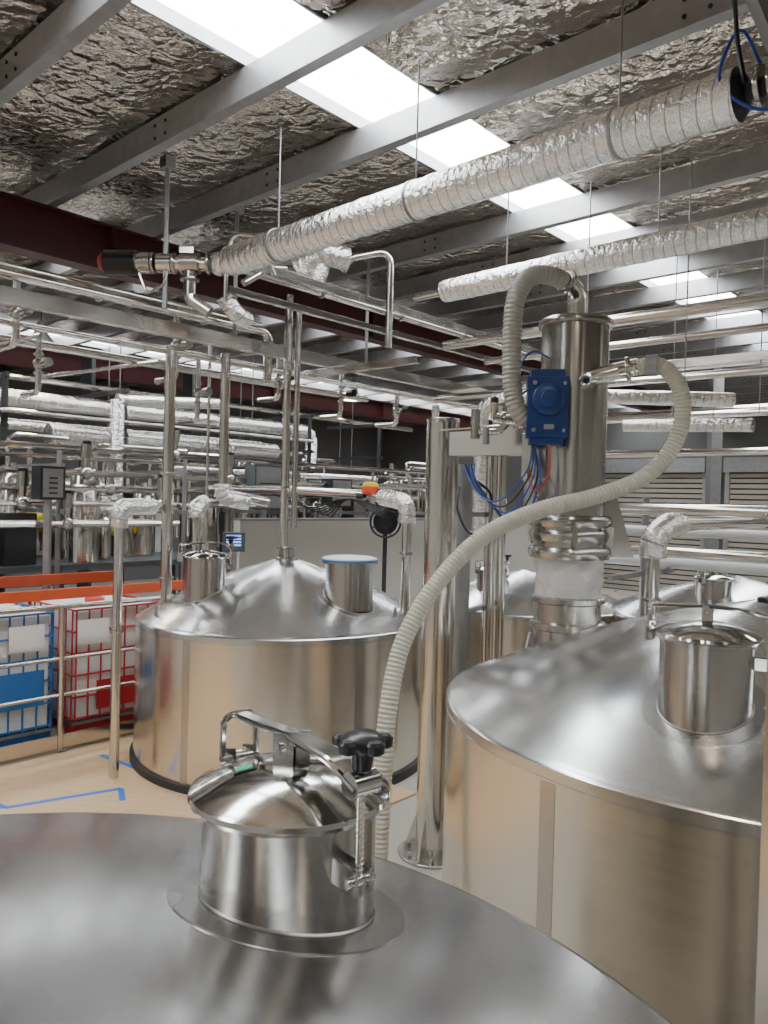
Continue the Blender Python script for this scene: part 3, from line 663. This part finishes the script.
for k in range(7):
    z=.05-.02*k; b.tube(catmull([(-1.3+.1*k,8.7,z),(-.9+.05*k,8.6,z-.14),(-.4,8.6,z-.05+.02*k),(.0,8.5,z-.12),(.3,8.5,z)],.05),.008,M['black'],seg=6,raw=True)
b.done('cable_bundle')
# roller doors: real slats
for t in (9.3,5.2,1.1,-3):
    b=B(); b.box(G(S1-.22,t,-.7),(.03,3.4,3.6),M['darksteel'],ROT); b.box(G(S1-.30,t,1.2),(.4,3.6,.4),M['galv'],ROT)
    for k in range(24): b.box(G(S1-.26,t,-2.42+k*.145),(.05,3.4,.105),M['roller'],ROT)
    for sg in (-1,1): b.box(G(S1-.25,t+sg*1.75,-.7),(.14,.12,3.6),M['galv'],ROT)
    b.done('roller_door')
b=B()
for t in (9.7,5.4,1.1): b.bar(G(16,t,FL),G(16,t,CZ-.1),.22,.22,M['galv'])
b.done('building_columns')

# ------------------------------------------------------------------ platform floor, tape, railing, totes
b=B(); b.box(G(.6,5.55,FL+.009),(8.8,3.0,.018),M['ply'],ROT); b.done('plywood_floor_sheet')
b=B()
def tape(p,q): 
    p=Vector((*p,FL+.0195));q=Vector((*q,FL+.0195)); b.bar(p,q,.05,.002,M['tape'])
tape((-2.9,5.9),(-2.15,6.35)); tape((-2.15,6.35),(-2.05,6.1)); tape((-2.62,7.15),(-2.2,6.85)); tape((-2.9,5.9),(-3.2,6.1))
b.done('floor_marking_tape')
b=B(); t=7.12
b.bar(G(-3,t,FL+.09),G(5.2,t,FL+.09),.012,.16,M['beam'])
for s in (.2,2.0,3.35,5.1): b.cyl(G(s,t,FL),G(s,t,-1.1),.028,M['pipe'],14); b.lathe([(.06,0),(.06,.012)],G(s,t,FL),M['pipe'],seg=16)
b.tube([G(-3,t,-1.1),G(5.2,t,-1.1)],.026,M['pipe']); b.tube([G(-3,t,-1.6),G(5.2,t,-1.6)],.018,M['pipe']); b.tube([G(-3,t,-1.95),G(5.2,t,-1.95)],.018,M['pipe'])
b.done('safety_railing')
b=B(); t=7.30
b.bar(G(-3,t,-1.0),G(6,t,-1.0),.05,.10,M['orange'])
b.bar(G(-3,9.0,-1.05),G(5,9.0,-1.05),.05,.12,M['orange'])
for s in (-2,1.2,5.4): b.bar(G(s,t+.02,FL),G(s,t+.02,-1.0),.06,.06,M['orange'])
b.done('pallet_rack_beam')
def tote(s,t,cm,panel):
    e=empty('ibc_tote'); c=G(s,t,0); W=1.0;D=1.1; zb=FL+.14; zt=-1.22
    b=B()
    for dt in (-.45,0,.45): b.box(G(s,t+dt,FL+.05),(W,.12,.1),M[cm],ROT)
    b.box(G(s,t,FL+.12),(W,D,.03),M['galv'],ROT); b.done('pallet',e)
    b=B(); b.box(G(s,t,(zb+zt)/2),(W-.06,D-.06,zt-zb),M['white'],ROT)
    b.lathe([(.11,0),(.11,.05),(.0001,.06)],G(s,t,zt),M[cm],seg=24); b.done('bottle',e,bev=.05)
    b=B()
    for fz in range(6):
        z=zb+.03+(zt-zb-.02)*fz/5
        b.tube([G(s-W/2,t-D/2,z),G(s+W/2,t-D/2,z),G(s+W/2,t+D/2,z),G(s-W/2,t+D/2,z),G(s-W/2,t-D/2,z)],.011,M[cm],.05,8)
    for k in range(8):
        q=-W/2+.03+(W-.06)*k/7
        for sg in (-1,1): b.cyl(G(s+q,t+sg*D/2,zb),G(s+q,t+sg*D/2,zt+.01),.010,M[cm],8)
        q=-D/2+.03+(D-.06)*k/7
        for sg in (-1,1): b.cyl(G(s+sg*W/2,t+q,zb),G(s+sg*W/2,t+q,zt+.01),.010,M[cm],8)
    b.done('cage',e)
    b=B(); b.box(G(s+panel[0],t-D/2-.015,zb+panel[1]),(panel[2],.008,panel[3]),M[cm],ROT); b.box(G(s+panel[4],t-D/2-.022,zt-.22),(.34,.004,.26),M['paper'],ROT); b.done('label_plate',e)
tote(2.95,8.05,'bluep',(.15,.42,.5,.35,.22)); tote(4.15,8.05,'redp',(.1,.25,.7,.3,-.3)); tote(1.75,8.05,'redp',(.1,.25,.7,.3,-.3))

# near door post at right
b=B(); b.box((.845,1.5,(FL+CZ)/2-.06),(.10,.12,CZ-FL-.16),M['galv']); b.box((.845,1.5,FL+.01),(.2,.2,.02),M['galv']); b.box((.785,1.5,(FL+CZ)/2-.06),(.006,.07,CZ-FL-.3),M['beam']); b.done('steel_post',bev=.004)

# ------------------------------------------------------------------ world & camera
w=bpy.data.worlds.new('World'); bpy.context.scene.world=w; w.use_nodes=True
w.node_tree.nodes['Background'].inputs[0].default_value=(.6,.7,.8,1); w.node_tree.nodes['Background'].inputs[1].default_value=.3
cam=bpy.data.cameras.new('camera'); co=bpy.data.objects.new('camera',cam); bpy.context.collection.objects.link(co)
cam.sensor_fit='VERTICAL'; cam.sensor_height=36; cam.lens=760/1024*36; cam.clip_start=.05
co.location=(0,0,Z0)
co.rotation_euler=(Matrix.Rotation(math.radians(90-.9),3,'X')@Matrix.Rotation(math.radians(1.5),3,'Z')).to_euler()
bpy.context.scene.camera=co
